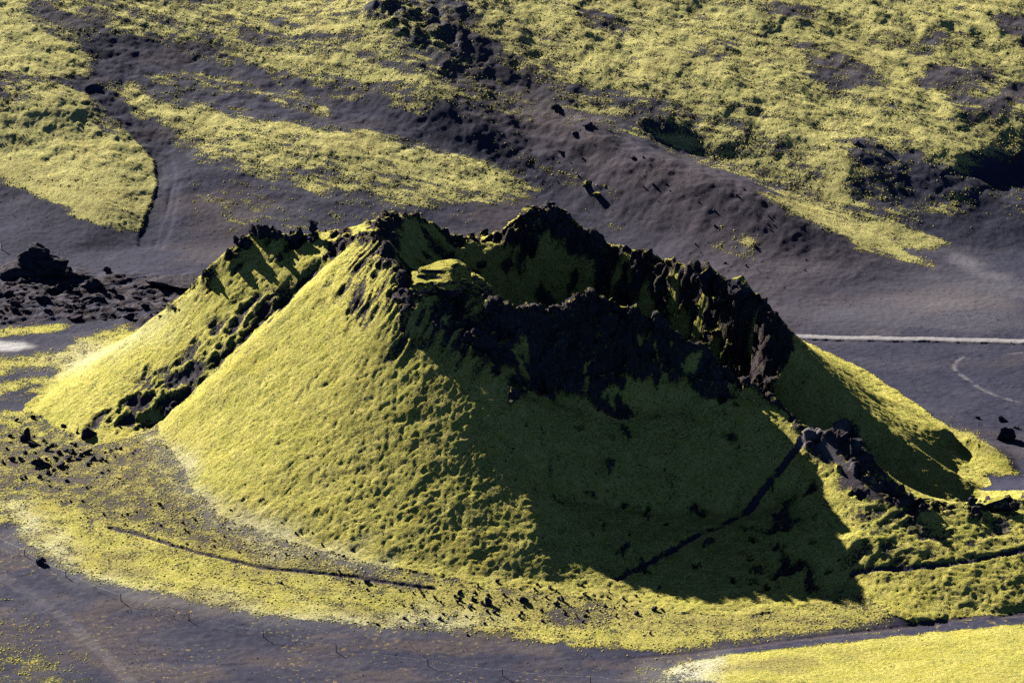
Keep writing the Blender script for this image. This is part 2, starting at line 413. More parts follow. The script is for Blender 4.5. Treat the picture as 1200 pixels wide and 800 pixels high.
for v0, v1, u0, u1 in ((436, 446, -30, 60), (455, 462, 20, 90), (470, 482, -40, 45)):
    lay(moss, 0.15, [(u0, v0), (u1, v0 - 6), (u1 + 12, v1 - 6), (u0, v1)], 1.2, 1)
# knoll
lay(moss, 0.93, [(1030, 480), (1065, 482), (1100, 494), (1140, 508), (1180, 535), (1192, 556), (1150, 556), (1120, 546), (1100, 540), (1125, 560), (1150, 575), (1090, 545)], .8, .3)
lay(moss, 0.25, [(1085, 520), (1115, 528), (1130, 536), (1110, 540), (1090, 532)], .8, .5)
# cone
lay(moss, 0.0, [(0, 0), (0, 0), (0, 0)], 1) if False else None
edge = 1.0
moss = np.where(hill_mask, 0.97, moss).astype(np.float32)
brown = np.where(hill_mask, 0, brown).astype(np.float32)
# ground before the cone
lay(moss, 0.6, [(-200, 480), (45, 486), (190, 490), (300, 600), (700, 670), (960, 670), (1050, 700), (1050, 738), (760, 766), (350, 724), (130, 684), (20, 620), (-200, 590)], .8, .4)
moss = np.where(hill_mask, 0.97, moss).astype(np.float32)
lay(moss, 0.52, [(-200, 500), (0, 500), (45, 490), (110, 522), (150, 516), (182, 508), (228, 573), (263, 604), (330, 630), (430, 657), (560, 680), (640, 688), (760, 706), (500, 700), (330, 668), (130, 618), (0, 580), (-200, 590)], .8, .4)
lay(brown, 0.8, [(-100, 520), (45, 520), (110, 530), (185, 520), (230, 580), (330, 635), (430, 665), (560, 690), (640, 695), (730, 708), (740, 728), (600, 722), (480, 700), (330, 665), (130, 615), (30, 580)], 3)
lay(moss, 0.72, [(20, 588), (60, 582), (140, 612), (240, 645), (340, 668), (500, 694), (560, 690), (640, 692), (760, 708), (860, 720), (960, 706), (985, 692), (1000, 712), (1040, 730), (900, 748), (770, 764), (640, 752), (600, 735), (540, 728), (350, 725), (300, 718), (215, 704), (190, 690), (130, 684), (70, 664), (40, 655), (28, 625)], 1.0, .5)
lay(pale, 0.75, [(20, 588), (60, 640), (130, 676), (200, 696), (300, 712), (420, 722), (560, 724), (560, 736), (350, 732), (200, 712), (60, 668), (15, 620)], 1.5)
lay(pale, 0.75, [(165, 510), (195, 515), (235, 575), (280, 605), (350, 632), (450, 660), (430, 668), (330, 648), (250, 615), (205, 575)], 1.3)
lay(brown, 0.75, [(640, 712), (690, 706), (720, 722), (690, 734), (640, 730)], 1)
lay(moss, 0.35, [(640, 712), (690, 706), (720, 722), (690, 734), (640, 730)], 1)
lay(brown, 0.6, [(700, 706), (900, 722), (1000, 712), (1040, 728), (900, 745), (770, 745)], 2)
lay(moss, 0.25, [(620, 765), (760, 764), (900, 749), (1040, 731), (1100, 722), (1100, 727), (1040, 737), (900, 756), (780, 772)], .5, .2)
lay(moss, 0.98, [(775, 786), (800, 776), (900, 762), (1050, 745), (1200, 732), (1500, 715), (1500, 900), (850, 860), (830, 800)], .5, .3)
lay(pale, 0.95, [(755, 786), (800, 772), (860, 768), (850, 785), (820, 800), (770, 800)], 1.5)
lay(moss, 0.62, [(755, 790), (800, 776), (840, 772), (830, 800), (770, 806)], 1.5)
lay(moss, 0.40, [(-100, 720), (0, 715), (40, 735), (100, 770), (140, 800), (150, 830), (-100, 850)], 3)
orange = np.where((Y < 402) & ~hill_mask, 0.6, 0.0).astype(np.float32)

pale = np.maximum(pale, 0.20 * sstep(470, 500, Y)).astype(np.float32) * np.where((moss < .2) & (Y > 470) & (pale < .4), 0, 1)  # far moss paled with distance, a slight haze put into its colour
brown = np.where((Y < 440) & ~hill_mask, np.maximum(brown, .8 * sstep(.0, .6, fbm2(X / 11, Y / 6, 5, 47)) * (X < 38)), brown).astype(np.float32)
# patchiness of the moss
pa = fbm2(s_al / 13.0, s_ac / 2.6, 5, 9)
pb = fbm2(X / 2.1, Y / 2.1, 4, 21)
pc = fbm2(s_al / 4.5, s_ac / 0.8, 4, 33)
farw = sstep(470, 500, Y)
patchy = np.where(Y > 480, 0.5 * pa + 0.55 * pc + 0.35 * pb, 0.5 * pb + 0.25 * pa)
dens = moss.copy()
k = (moss > 0.03) & ~hill_mask
dens[k] = np.clip(moss[k] + patchy[k] * np.where(Y[k] > 480, 0.62 - 0.5 * np.abs(moss[k] - 0.5), 0.42 - 0.25 * np.abs(moss[k] - .5)), 0, 1)
moss = dens

gravel += np.where(~hill_mask & (Y < 505), 0.08 * sstep(0.1, 0.7, fbm2(X / 16, Y / 7, 5, 41)), 0).astype(np.float32)
brown = np.maximum(brown, np.where(~hill_mask, 0.5 * sstep(0.05, .8, fbm2(X / 22, Y / 12, 4, 43)), 0)).astype(np.float32)
moss = np.where(hill_mask, np.clip(.84 + .16 * pb + .12 * fbm2((-.6 * X - .8 * Y) / 9, (.8 * X - .6 * Y) / 2.2, 4, 141), 0, 1), moss).astype(np.float32)
# bare lava crags on the cones: near the crests and where it is steepest
cliff = plan([(440, 350), (480, 345), (560, 352), (640, 366), (700, 345), (760, 370), (830, 415), (880, 460), (860, 470), (800, 450), (770, 460), (740, 490), (700, 480), (660, 450), (600, 470), (560, 440), (500, 420), (420, 400), (400, 370)])
fc = patch(X, Y, [(520, 348), (560, 352), (640, 366), (700, 345), (760, 370), (830, 415), (860, 450), (800, 445), (770, 465), (740, 500), (690, 480), (640, 455), (600, 465), (565, 430), (530, 400)], 2.5, wx, wy)
rn = fbm2(X / 3.0, Y / 3.0, 4, 51)
crag = np.exp(-d_crest / 2.4) * 0.8 + rn * 0.5 + 1.05 * fc * sstep(-1.1, .1, rn)
inner = inside(X, Y, RIM[6:46])
crag += np.where(inner, 0.26 * sstep(0.45, 1.2, steep0) * sstep(14, 3, d_rim) + 0.05, 0)
crag += 0.42 * np.exp(-d_gully / 1.6) + 0.22 * pb
face = patch(X, Y, [(590, 470), (640, 480), (700, 500), (780, 490), (880, 505), (940, 520), (930, 600), (960, 690), (860, 705), (760, 690), (690, 660), (640, 600), (600, 540)], 4.0, wx, wy)
crag += face * (0.08 + 0.42 * fbm2(X / 1.6, Y / 5.0, 4, 57))
crag += 0.6 * patch(X, Y, [(862, 380), (905, 378), (908, 450), (872, 455)], 1.5, wx * .5, wy * .5) * (d_rim < 9)  # dark rock colour laid here to darken an overlit strip of inner wall
scree = patch(X, Y, [(895, 600), (925, 590), (965, 640), (970, 690), (890, 705), (870, 650)], 3.0, wx, wy)
crag += scree * 0.35
rockm = np.where(hill_mask, sstep(0.42, 0.72, crag), 0).astype(np.float32)
rockm *= np.where(inner, 1, sstep(.03, .15, np.exp(-d_crest / 2.4) + fc + face + scree + np.exp(-d_gully / 1.6))).astype(np.float32)
scb = patch(X, Y, [(975, 505), (1010, 512), (1032, 555), (1062, 580), (1110, 590), (1210, 584), (1210, 596), (1110, 602), (1050, 592), (1015, 562), (990, 530)], 1.0, wx * .4, wy * .4)
rockm = np.maximum(rockm, np.where(hill_mask, scb * 0.85 * sstep(-0.9, 0.3, rn + 0.3), 0))
lava = patch(X, Y, [(-200, 318), (0, 318), (60, 312), (150, 325), (230, 322), (235, 345), (215, 372), (150, 378), (60, 374), (0, 380), (-200, 372)], 2.5, wx, wy)
rock = np.maximum(rockm, lava * sstep(-0.35, 0.25, rn))
spur = patch(X, Y, [(950, 510), (985, 505), (1010, 512), (1035, 560), (1060, 586), (1085, 594), (1050, 598), (1010, 580), (985, 562), (992, 545), (978, 532), (960, 528)], .9, wx * .5, wy * .5) * hill_mask
moss = moss * (1 - .95 * spur); brown = np.maximum(brown, .9 * spur); rock = np.maximum(rock, .35 * spur)
moss = moss * (1 - np.clip(rockm * 1.0, 0, 1) * 0.66)

# ------------------------------------------------------------------ relief
Z = Z.astype(np.float64)
w_hill = hill_mask.astype(np.float32)
soft_hill = sstep(0, 3, np.where(hill_mask, np.minimum(seg_dist(X, Y, np.vstack([CONE, CONE[:1]])), 50), 0)) if True else w_hill
# general unevenness
Z += 0.25 * fbm2(X / 14, Y / 14, 3, 61) * (0.35 + 0.65 * farw)
far_h = np.clip(H(X, Y) / 8.0, 0, 1) * farw
Z += far_h * 0.8 * fbm2((X * .5 - Y * .86) / 26, (X * .86 + Y * .5) / 9, 3, 131) * sstep(20, -5, X * -1 + (Y - 540) * -.3)
Z += far_h * (0.13 * ridge2(s_al / 16, s_ac / 6, 4, 64) - 0.1)
Z += far_h * 0.14 * fbm2(X / 2.6, Y / 2.6, 4, 66)
topcrag = patch(X, Y, [(390, -30), (470, -40), (540, 30), (560, 70), (520, 75), (480, 40), (430, 30)], 3, wx, wy)
Z += topcrag * 0.5 * ridge2(X / 5, Y / 5, 4, 69)
# moss cushions
mdet = np.where(near, moss, 0)
bump = (0.5 - np.abs(gn2(X / 0.95, Y / 0.85, 71))) * 0.21 + (0.5 - np.abs(gn2(X / 0.5, Y / 0.48, 74))) * 0.15 + 0.08 * gn2(X / 1.9, Y / 1.7, 75)
Z += mdet * bump * np.where(hill_mask, 1.1, np.where(Y > 470, 0.55, 0.45))
Z += np.where(hill_mask, moss * (0.14 * fbm2(X / 4.2, Y / 4.2, 3, 77)), 0)
# lava field
Z += lava * (0.42 * ridge2(X / 5.0, Y / 3.5, 5, 81) - 0.3)
gw = np.exp(-(d_gully / 1.3) ** 2) * hill_mask
Z -= 0.7 * gw
gcr = patch(X, Y, [(388, 300), (330, 325), (270, 365), (215, 415), (160, 450), (105, 500), (160, 508), (215, 470), (285, 408), (350, 345)], 2.5, wx, wy) * hill_mask
rg = ridge2(X / 3.2, Y / 3.2, 4, 99)
Z += gcr * 0.5 * (rg - 1.2)
gk = np.maximum(gcr * .75 * sstep(1.15, 0.6, rg), .7 * gw * sstep(-.5, .2, rn + .2))
moss = moss * (1 - gk * .9); rock = np.maximum(rock, gk * .9)
shoulder = patch(X, Y, [(385, 325), (415, 290), (435, 268), (470, 335), (560, 350), (600, 380), (595, 430), (540, 430), (470, 405), (410, 370)], 3.0, wx, wy) * hill_mask
ra = ridge2((-.6 * X - .8 * Y) / 6.5, (.8 * X - .6 * Y) / 2.0, 4, 95)
Z += shoulder * 0.42 * (ra - 1.1)
groove = shoulder * sstep(1.25, 0.6, ra)
moss = moss * (1 - groove * .6)
rock = np.maximum(rock, groove * .9)
blocky = patch(X, Y, [(1005, 560), (1060, 602), (1130, 606), (1215, 600), (1215, 645), (1130, 652), (1060, 660), (1000, 682), (985, 640), (985, 590)], 2.0, wx, wy) * in_small
rb = ridge2((.85 * X + .5 * Y) / 5.0, (-.5 * X + .85 * Y) / 2.2, 4, 107)
Z += blocky * 0.14 * (rb - 1.1)
bk = blocky * .55 * sstep(.85, .4, rb)  # bare rock in the grooves, its dark tone also painting their shadow
moss = moss * (1 - bk * .8); rock = np.maximum(rock, bk * .8)
mound = patch(X, Y, [(560, 90), (650, 120), (740, 180), (860, 210), (960, 260), (1080, 310), (950, 355), (860, 345), (760, 290), (700, 245), (620, 190)], 5.0, wx, wy)
Z += mound * (0.12 * ridge2((X * .5 + Y * .86) / 16, (X * .86 - Y * .5) / 7, 4, 111) - .1)
# ash: faint wind and water texture
ashd = np.clip(1 - moss - rock, 0, 1) * near
Z += ashd * 0.05 * fbm2(X / 0.9, Y / 0.9, 3, 83)
# crags (ridged blocks)
Z += fc * 0.2 * (ridge2(X / 1.5, Y / 5.0, 4, 103) - 1.0) * w_hill
Z += rockm * soft_hill * (0.6 * ridge2(X / 4.2, Y / 4.2, 5, 87, 0.5) - 0.4)

gx, gy = slope_of(Z)
# overhanging detail: push steep rock along its normal with solid noise
XX, YY = X.astype(np.float64), Y.astype(np.float64)
k = np.nonzero((rockm > 0.05))[0]
nz = 1 / np.sqrt(1 + gx[k] ** 2 + gy[k] ** 2)
nxx, nyy = -gx[k] * nz, -gy[k] * nz
zz = Z[k].astype(np.float32)
d = 0.0
for f, a, s in ((1 / 3.0, 0.30, 1), (1 / 1.2, 0.14, 2), (1 / 0.5, 0.12, 3)):
    n_ = gn3(X[k] * f, Y[k] * f, zz * f, s)
    d = d + a * (1 - 2.2 * np.abs(n_))
for f, a, s in ((1 / 2.3, 1.15, 4), (1 / 0.95, 0.5, 5)):
    wob = gn3(X[k] * f * 1.7, Y[k] * f * 1.7, zz * f * 1.7, 7 + s) * .35
    v_, ck = cells3(X[k] * f + wob, Y[k] * f + wob, zz * f * 1.15 - wob, s)
    d = d + a * (v_ - .5) - a * .45 * sstep(.16, 0, ck)
d = (d - 0.2) * sstep(.2, .8, rockm[k])
XX[k] += nxx * d * 0.8; YY[k] += nyy * d * 0.8; Z[k] += nz * d
# moss settles on the flatter tops of the crags
gx, gy = slope_of(Z)
flat = sstep(0.95, 0.45, np.hypot(gx, gy)) * hill_mask
moss = np.maximum(moss, flat * 0.8 * sstep(-0.2, 0.5, fbm2(X / 2.5, Y / 2.5, 3, 91) + 0.15) * (rockm > 0.2))

# ------------------------------------------------------------------ ways and water: worn lines in the ground
def way(pts, width, depth=0.0, jag=0.3, flat=False):
    L = np.array([at_z(u, v, 0)[:2] for u, v in pts]) if flat else plan(pts)
    fine = [L[0]]
    for a, b in zip(L[:-1], L[1:]):
        n = max(2, int(np.hypot(*(b - a)) / 2))
        fine += [a + (b - a) * t for t in np.linspace(0, 1, n + 1)[1:]]
    L = np.array(fine)
    for _ in range(3):
        L[1:-1] = (L[:-2] + 2 * L[1:-1] + L[2:]) / 4
    lo, hi = L.min(0) - 5, L.max(0) + 5
    kk = np.nonzero((X > lo[0]) & (X < hi[0]) & (Y > lo[1]) & (Y < hi[1]))[0]
    m = np.zeros(X.shape, np.float32)
    dd = seg_dist(X[kk] + wx[kk] * jag * .3, Y[kk] + wy[kk] * jag * .3, L)
    m[kk] = sstep(width * 0.5 + 0.3, width * 0.5 - 0.25, dd)
    return m, L
ways = {}
m, road_line = way([(600, 390), (930, 395), (1000, 397), (1100, 399), (1200, 401), (1400, 404)], 1.7, 0, .3, flat=True)
ways['road'] = m
gravel = np.maximum(gravel * (1 - m), m * .85); moss *= 1 - m; brown *= 1 - m; Z += m * 0.25; pale = pale * (1 - m) + 0.25 * m
m, _ = way([(1128, 418), (1112, 426), (1118, 436), (1140, 446), (1155, 460), (1180, 468), (1230, 478)], .5)
ways['stream'] = m
gravel = np.maximum(gravel, m * 0.5 * sstep(-.7, .3, pb)); Z -= m * 0.08
m, _ = way([(1135, 421), (1170, 416), (1230, 410)], 0.7); gravel = np.maximum(gravel, m * .25 * sstep(-.5, .4, pb))
m, _ = way([(942, 515), (930, 530), (905, 555), (885, 590), (860, 608), (820, 626), (790, 642), (765, 658), (725, 678)], .8)
ways['footpath'] = m
m = m * sstep(-.7, .2, pb + .1); moss *= 1 - m * .95; brown = np.maximum(brown, m * .5); rock = np.maximum(rock * (1 - m), 0); Z -= m * 0.4
m, _ = way([(942, 515), (955, 508), (975, 504), (990, 503)], 1.8); ways['footpath'] = np.maximum(ways['footpath'], m); moss *= 1 - m; rock *= 1 - m; brown = np.maximum(brown, m); gravel = np.maximum(gravel, .35 * m)
m, _ = way([(130, 617), (180, 632), (250, 653), (330, 668), (400, 674), (470, 684), (510, 690)], 0.45)
ways['trail'] = m
moss *= 1 - m * .9; brown = np.maximum(brown, m); Z -= m * 0.28
m, _ = way([(-60, 655), (0, 672), (40, 700), (80, 728), (110, 755), (145, 790), (175, 830)], 1.7)
ways['track'] = m
gravel = np.maximum(gravel, m * .13 * (.6 + .8 * sstep(-.5, .5, pb))); moss *= 1 - m * .9
m, _ = way([(740, 772), (850, 761), (950, 748), (1040, 737), (1110, 727), (1170, 722), (1240, 716)], .7)
ways['ditch'] = m
moss *= 1 - m * .9; brown = np.maximum(brown, .8 * m); Z -= m * 0.1
m, _ = way([(1000, 672), (1060, 668), (1110, 660), (1150, 655), (1200, 646), (1240, 642)], 0.7); moss *= 1 - m * .7; Z -= m * .14
m, _ = way([(955, 508), (985, 545), (1040, 575), (1090, 590), (1160, 588), (1240, 580)], .9); gravel = np.maximum(gravel, .5 * m)
# the gully below the moss lobe and the water-worn line up the far valley
m, _ = way([(112, 108), (140, 130), (165, 158), (190, 182), (197, 205), (190, 235), (178, 262), (172, 285)], 3.0); Z -= m * 0.22; moss *= 1 - m * .8
m, _ = way([(205, 215), (200, 245), (195, 270), (185, 290)], 1.6); Z -= m * .15

# ------------------------------------------------------------------ terrain material
def nn(nt, t, **kw):
    n = nt.nodes.new(t)
    for k_, v_ in kw.items():
        if k_.startswith('i_'):
            n.inputs[k_[2:].replace('_', ' ')].default_value = v_
        else:
            setattr(n, k_, v_)
    return n

class NB:
    def __init__(self, name):
        self.m = bpy.data.materials.new(name); self.m.use_nodes = True
        self.nt = self.m.node_tree; self.nt.nodes.clear()
        self.out = self.nt.nodes.new('ShaderNodeOutputMaterial')
        self.b = self.nt.nodes.new('ShaderNodeBsdfPrincipled')
        self.b.inputs['Roughness'].default_value = 0.9
        self.b.inputs['Specular IOR Level'].default_value = 0.03
        self.nt.links.new(self.b.outputs[0], self.out.inputs[0])
        self.tc = self.nt.nodes.new('ShaderNodeTexCoord').outputs['Object']
    def L(self, a, b): self.nt.links.new(a, b)
    def noise(self, scale, detail=4, rough=0.55, dist=0.0, vec=None):
        n = nn(self.nt, 'ShaderNodeTexNoise'); n.inputs['Scale'].default_value = scale; n.inputs['Detail'].default_value = detail
        n.inputs['Roughness'].default_value = rough; n.inputs['Distortion'].default_value = dist
        self.L(vec or self.tc, n.inputs['Vector']); return n.outputs['Fac']
    def voro(self, scale, feat='F1'):
        n = nn(self.nt, 'ShaderNodeTexVoronoi', feature=feat); n.inputs['Scale'].default_value = scale; self.L(self.tc, n.inputs['Vector']); return n.outputs['Distance']
    def ramp(self, src, a, b, lo=0.0, hi=1.0):
        n = nn(self.nt, 'ShaderNodeMapRange', interpolation_type='SMOOTHSTEP')
        n.inputs['From Min'].default_value = a; n.inputs['From Max'].default_value = b; n.inputs['To Min'].default_value = lo; n.inputs['To Max'].default_value = hi
        self.L(src, n.inputs['Value']); return n.outputs[0]
    def math(self, op, a, b):
        n = nn(self.nt, 'ShaderNodeMath', operation=op)
        for i, v in enumerate((a, b)):
            if isinstance(v, (int, float)): n.inputs[i].default_value = v
            else: self.L(v, n.inputs[i])
        return n.outputs[0]
    def mix(self, f, a, b):
        n = nn(self.nt, 'ShaderNodeMix', data_type='RGBA')
        if isinstance(f, (int, float)): n.inputs[0].default_value = f
        else: self.L(f, n.inputs[0])
        for i, v in ((6, a), (7, b)):
            if isinstance(v, tuple): n.inputs[i].default_value = (*v, 1)
            else: self.L(v, n.inputs[i])
        return n.outputs[2]
    def attr(self, name):
        n = nn(self.nt, 'ShaderNodeAttribute', attribute_name=name)
        s = nn(self.nt, 'ShaderNodeSeparateColor'); self.L(n.outputs['Color'], s.inputs[0]); return s.outputs
    def bump(self, h, dist, strength=1.0, normal=None):
        n = nn(self.nt, 'ShaderNodeBump'); n.inputs['Distance'].default_value = dist; n.inputs['Strength'].default_value = strength
        self.L(h, n.inputs['Height'])
        if normal is not None: self.L(normal, n.inputs['Normal'])
        return n.outputs[0]

def terrain_material():
    q = NB('moss_and_ash')
    c1, c2 = q.attr('cover'), q.attr('cover2')
    mo, ro, br = c1[0], c1[1], c1[2]
    pa_, gr, orr = c2[0], c2[1], c2[2]
    fine = q.noise(2.6, 6, 0.75)
    fine2 = q.noise(6.0, 5, 0.75)
    mid = q.noise(0.55, 4, 0.6)
    big = q.noise(0.11, 4, 0.55)
    # ash
    ash = q.mix(q.ramp(mid, .3, .7), (.0175, .0185, .037), (.030, .0305, .053))
    ash = q.mix(q.ramp(big, .35, .65), ash, (.027, .028, .048))
    ash = q.mix(q.math('MULTIPLY', q.ramp(q.noise(.30, 7, .68, 1.2), .50, .62), .65), ash, (.0135, .0140, .029))
    ash = q.mix(br, ash, q.mix(q.ramp(fine, .35, .65), (.044, .036, .042), (.066, .052, .053)))
    ash = q.mix(q.ramp(fine2, .52, .66), ash, (.018, .017, .024))
    ash = q.mix(q.math('MULTIPLY', q.ramp(fine, .58, .70), .55), ash, (.068, .065, .085))
    grv = q.mix(q.ramp(fine, .35, .65), (.14, .13, .14), (.20, .19, .20))
    ash = q.mix(gr, ash, q.mix(pa_, grv, (.34, .34, .35)))
    # scattered orange and yellow plants on the ash
    spk = q.math('MULTIPLY', q.ramp(q.noise(1.6, 3, .6), .60, .66), orr)
    spk = q.math('MULTIPLY', spk, q.ramp(big, .42, .58))
    ash = q.mix(spk, ash, q.mix(q.ramp(fine2, .4, .6), (.20, .12, .03), (.26, .22, .06)))
    ash = q.mix(q.math('MULTIPLY', pa_, .42), ash, (.17, .166, .165))
    # lava rock with grey lichen
    rk = q.mix(q.ramp(fine, .35, .62), (.026, .023, .032), (.068, .058, .066))
    rk = q.mix(q.ramp(big, .4, .6), rk, q.mix(q.ramp(fine2, .4, .6), (.022, .020, .030), (.060, .046, .048)))
    rk = q.mix(q.math('MULTIPLY', q.ramp(fine, .58, .74), .7), rk, (.17, .16, .17))
    # moss
    yel = q.mix(q.ramp(mid, .3, .7), (.355, .315, .062), (.44, .385, .105))
    grn = q.mix(q.ramp(fine, .3, .7), (.11, .135, .030), (.23, .23, .042))
    ms = q.mix(q.ramp(fine, .33, .54), grn, yel)
    ms = q.mix(q.math('MULTIPLY', q.ramp(q.noise(.28, 5, .62), .48, .64), .38), ms, (.22, .215, .055))
    ms = q.mix(q.math('MULTIPLY', q.ramp(q.noise(.17, 5, .6, .6), .50, .68), .42), ms, q.mix(q.ramp(fine, .35, .6), (.14, .16, .03), (.33, .335, .05)))
    ms = q.mix(q.math('MULTIPLY', q.ramp(fine2, .54, .68), .55), ms, (.10, .095, .045))
    ms = q.mix(q.math('MULTIPLY', q.ramp(big, .55, .75), .6), ms, (.34, .285, .05))
    ms = q.mix(q.math('MULTIPLY', pa_, q.ramp(fine, .25, .55)), ms, (.44, .425, .34))
    ms = q.mix(q.math('MULTIPLY', br, .75), ms, q.mix(q.ramp(fine, .4, .62), (.105, .085, .05), (.26, .22, .075)))
    f = q.math('ADD', mo, q.math('MULTIPLY', q.math('SUBTRACT', q.noise(3.0, 6, .78), .5), 2.3))
    f = q.ramp(f, .40, .62)
    base = q.mix(ro, ash, rk)
    colr = q.mix(f, base, ms)
    q.L(colr, q.b.inputs['Base Color'])
    h = q.math('ADD', q.math('MULTIPLY', fine, .6), q.math('MULTIPLY', fine2, .25))
    h = q.math('MULTIPLY', h, q.math('ADD', q.math('MULTIPLY', f, .75), q.math('ADD', q.math('MULTIPLY', ro, 1.2), .22)))
    q.L(q.bump(h, 0.5, 1.0), q.b.inputs['Normal'])
    return q.m
TERRAIN = terrain_material()

# ------------------------------------------------------------------ cut the sheet into its named pieces
co = np.stack([XX, YY, Z], 1)
cover = np.stack([moss, rock, brown, np.ones_like(moss)], 1).astype(np.float32)
cover2 = np.stack([pale, gravel, orange, np.ones_like(moss)], 1).astype(np.float32)
jj, ii = np.mgrid[0:NY - 1, 0:NX - 1]
v0 = (jj * NX + ii).ravel()
quads = np.stack([v0, v0 + 1, v0 + NX + 1, v0 + NX], 1)
region = np.zeros(len(v0), np.int32)
def fm(m): return m[quads].mean(1)
hillside = (H(X, Y) > 1.6) & (Y > 478) | (Y > 640)
region[fm(hillside.astype(np.float32)) > .5] = 1
region[fm(in_cone.astype(np.float32)) > .5] = 2
region[fm(in_small.astype(np.float32)) > .5] = 3
for i_, nme in enumerate(('road', 'stream', 'footpath', 'trail', 'track', 'ditch')):
    region[fm(ways[nme]) > .5] = 4 + i_
lavaf = fm(lava) > .5
region[lavaf & (region == 0)] = 10
NAMES = ['ground', 'hillside', 'volcanic_crater', 'side_crater', 'road', 'dry_stream', 'footpath', 'footpath', 'gravel_track', 'path', 'lava_field']

def struct_mesh(name, fidx, label=None):
    f = quads[fidx]
    used, inv = np.unique(f, return_inverse=True)
    inv = inv.reshape(-1, 4).astype(np.int32)
    me = bpy.data.meshes.new(name)
    me.vertices.add(len(used)); me.vertices.foreach_set('co', co[used].astype(np.float32).ravel())
    me.loops.add(inv.size); me.loops.foreach_set('vertex_index', inv.ravel())
    me.polygons.add(len(inv)); me.polygons.foreach_set('loop_start', np.arange(0, inv.size, 4, dtype=np.int32))
    me.polygons.foreach_set('use_smooth', np.ones(len(inv), bool))
    me.update(calc_edges=True)
    for an, arr in (('cover', cover), ('cover2', cover2)):
        at = me.attributes.new(an, 'FLOAT_COLOR', 'POINT'); at.data.foreach_set('color', arr[used].ravel())
    me.materials.append(TERRAIN)
    o = bpy.data.objects.new(name, me); COL.objects.link(o)
    o['kind'] = 'structure'
    if label: o['label'] = label
    return o
SAYS = {'volcanic_crater': 'mossy volcanic cone with a craggy rim and a deep dark bowl', 'side_crater': 'low mossy side crater attached to the big cone', 'hillside': 'moss streaked ash hillside rising behind the crater'}
for r_ in range(len(NAMES)):
    sel = np.nonzero(region == r_)[0]
    if len(sel): struct_mesh(NAMES[r_], sel, SAYS.get(NAMES[r_]))

#@@THINGS-BEGIN
# ------------------------------------------------------------------ loose things: rocks, crags, fence, marker
ZG = Z.reshape(NY, NX)
def ground_z(x, y):
    i = int(np.clip(np.searchsorted(GX, x) - 1, 0, NX - 2)); j = int(np.clip(np.searchsorted(GY, y) - 1, 0, NY - 2))
    fx, fy = (x - GX[i]) / (GX[i + 1] - GX[i]), (y - GY[j]) / (GY[j + 1] - GY[j])
    return float((ZG[j, i] * (1 - fx) + ZG[j, i + 1] * fx) * (1 - fy) + (ZG[j + 1, i] * (1 - fx) + ZG[j + 1, i + 1] * fx) * fy)

def spot(u, v):
    x, y = land(u, v)
    return float(x), float(y), ground_z(x, y)

def rock_material(name, lo, hi, mossy):
    q = NB(name)
    a, b = q.noise(1.1, 5, .65), q.noise(4.5, 4, .65)
    c = q.mix(q.ramp(a, .35, .68), lo, hi)
    c = q.mix(q.math('MULTIPLY', q.ramp(b, .60, .74), .55), c, (.16, .15, .16))
    if mossy > 0:
        g = nn(q.nt, 'ShaderNodeNewGeometry'); s = nn(q.nt, 'ShaderNodeSeparateXYZ'); q.L(g.outputs['Normal'], s.inputs[0])
        f = q.math('ADD', s.outputs['Z'], q.math('MULTIPLY', q.math('SUBTRACT', b, .5), 1.2))
        f = q.ramp(f, 1.0 - mossy, 1.12 - mossy)
        c = q.mix(f, c, q.mix(q.ramp(b, .4, .6), (.16, .16, .03), (.30, .265, .05)))
    q.L(c, q.b.inputs['Base Color'])
    q.L(q.bump(q.math('ADD', a, q.math('MULTIPLY', b, .5)), .35, 1.0), q.b.inputs['Normal'])
    return q.m
M_ROCK = rock_material('dark_lava', (.022, .020, .029), (.060, .053, .063), 0)
M_MOSSY = rock_material('lava_with_moss_on_top', (.024, .022, .030), (.048, .043, .052), .34)
M_CAP = rock_material('boulder_with_moss_cap', (.024, .022, .030), (.048, .043, .052), .47)
M_RUST = rock_material('brown_lava', (.040, .030, .030), (.075, .055, .048), 0)

def rock_mesh(name, seed, sx=1, sy=1, sz=1, sub=3, rough=.34, mat=None, blocks=None):
    """a craggy lump; blocks = [(x, y, z, sx, sy, sz)] grows several lumps into one"""
    rnd = random.Random(seed)
    bm = bmesh.new()
    for (bx, by, bz, ax, ay, az) in (blocks or [(0, 0, 0, sx, sy, sz)]):
        r = bmesh.ops.create_icosphere(bm, subdivisions=sub, radius=0.5)
        off = Vector((rnd.uniform(-50, 50), rnd.uniform(-50, 50), rnd.uniform(-50, 50)))
        cuts = [(Vector((rnd.gauss(0, 1), rnd.gauss(0, 1), rnd.gauss(0, .8))).normalized(), rnd.uniform(.16, .36)) for _ in range(9)]
        big = max(ax, ay, az)
        for vtx in r['verts']:
            p = vtx.co.copy()
            for n_, d_ in cuts:                 # broken faces
                e = p.dot(n_) - d_
                if e > 0: p -= n_ * e * .95
            q = p * 2.2 + off
            k_ = 1 + rough * (.75 * mnoise.noise(q * 1.3) + .5 * (0.45 - abs(mnoise.noise(q * 2.7))) + .28 * mnoise.noise(q * 6))
            p *= k_
            vtx.co = Vector((p.x * ax + bx, p.y * ay + by, p.z * az + bz))
    me = bpy.data.meshes.new(name); bm.to_mesh(me); bm.free()
    me.polygons.foreach_set('use_smooth', np.ones(len(me.polygons), bool) if rough < .2 else np.zeros(len(me.polygons), bool))
    me.materials.append(mat or M_ROCK)
    return me

def tag(o, label, cat, group=None, kind=None):
    if label: o['label'] = label
    if cat: o['category'] = cat
    if group: o['group'] = group
    if kind: o['kind'] = kind
    return o

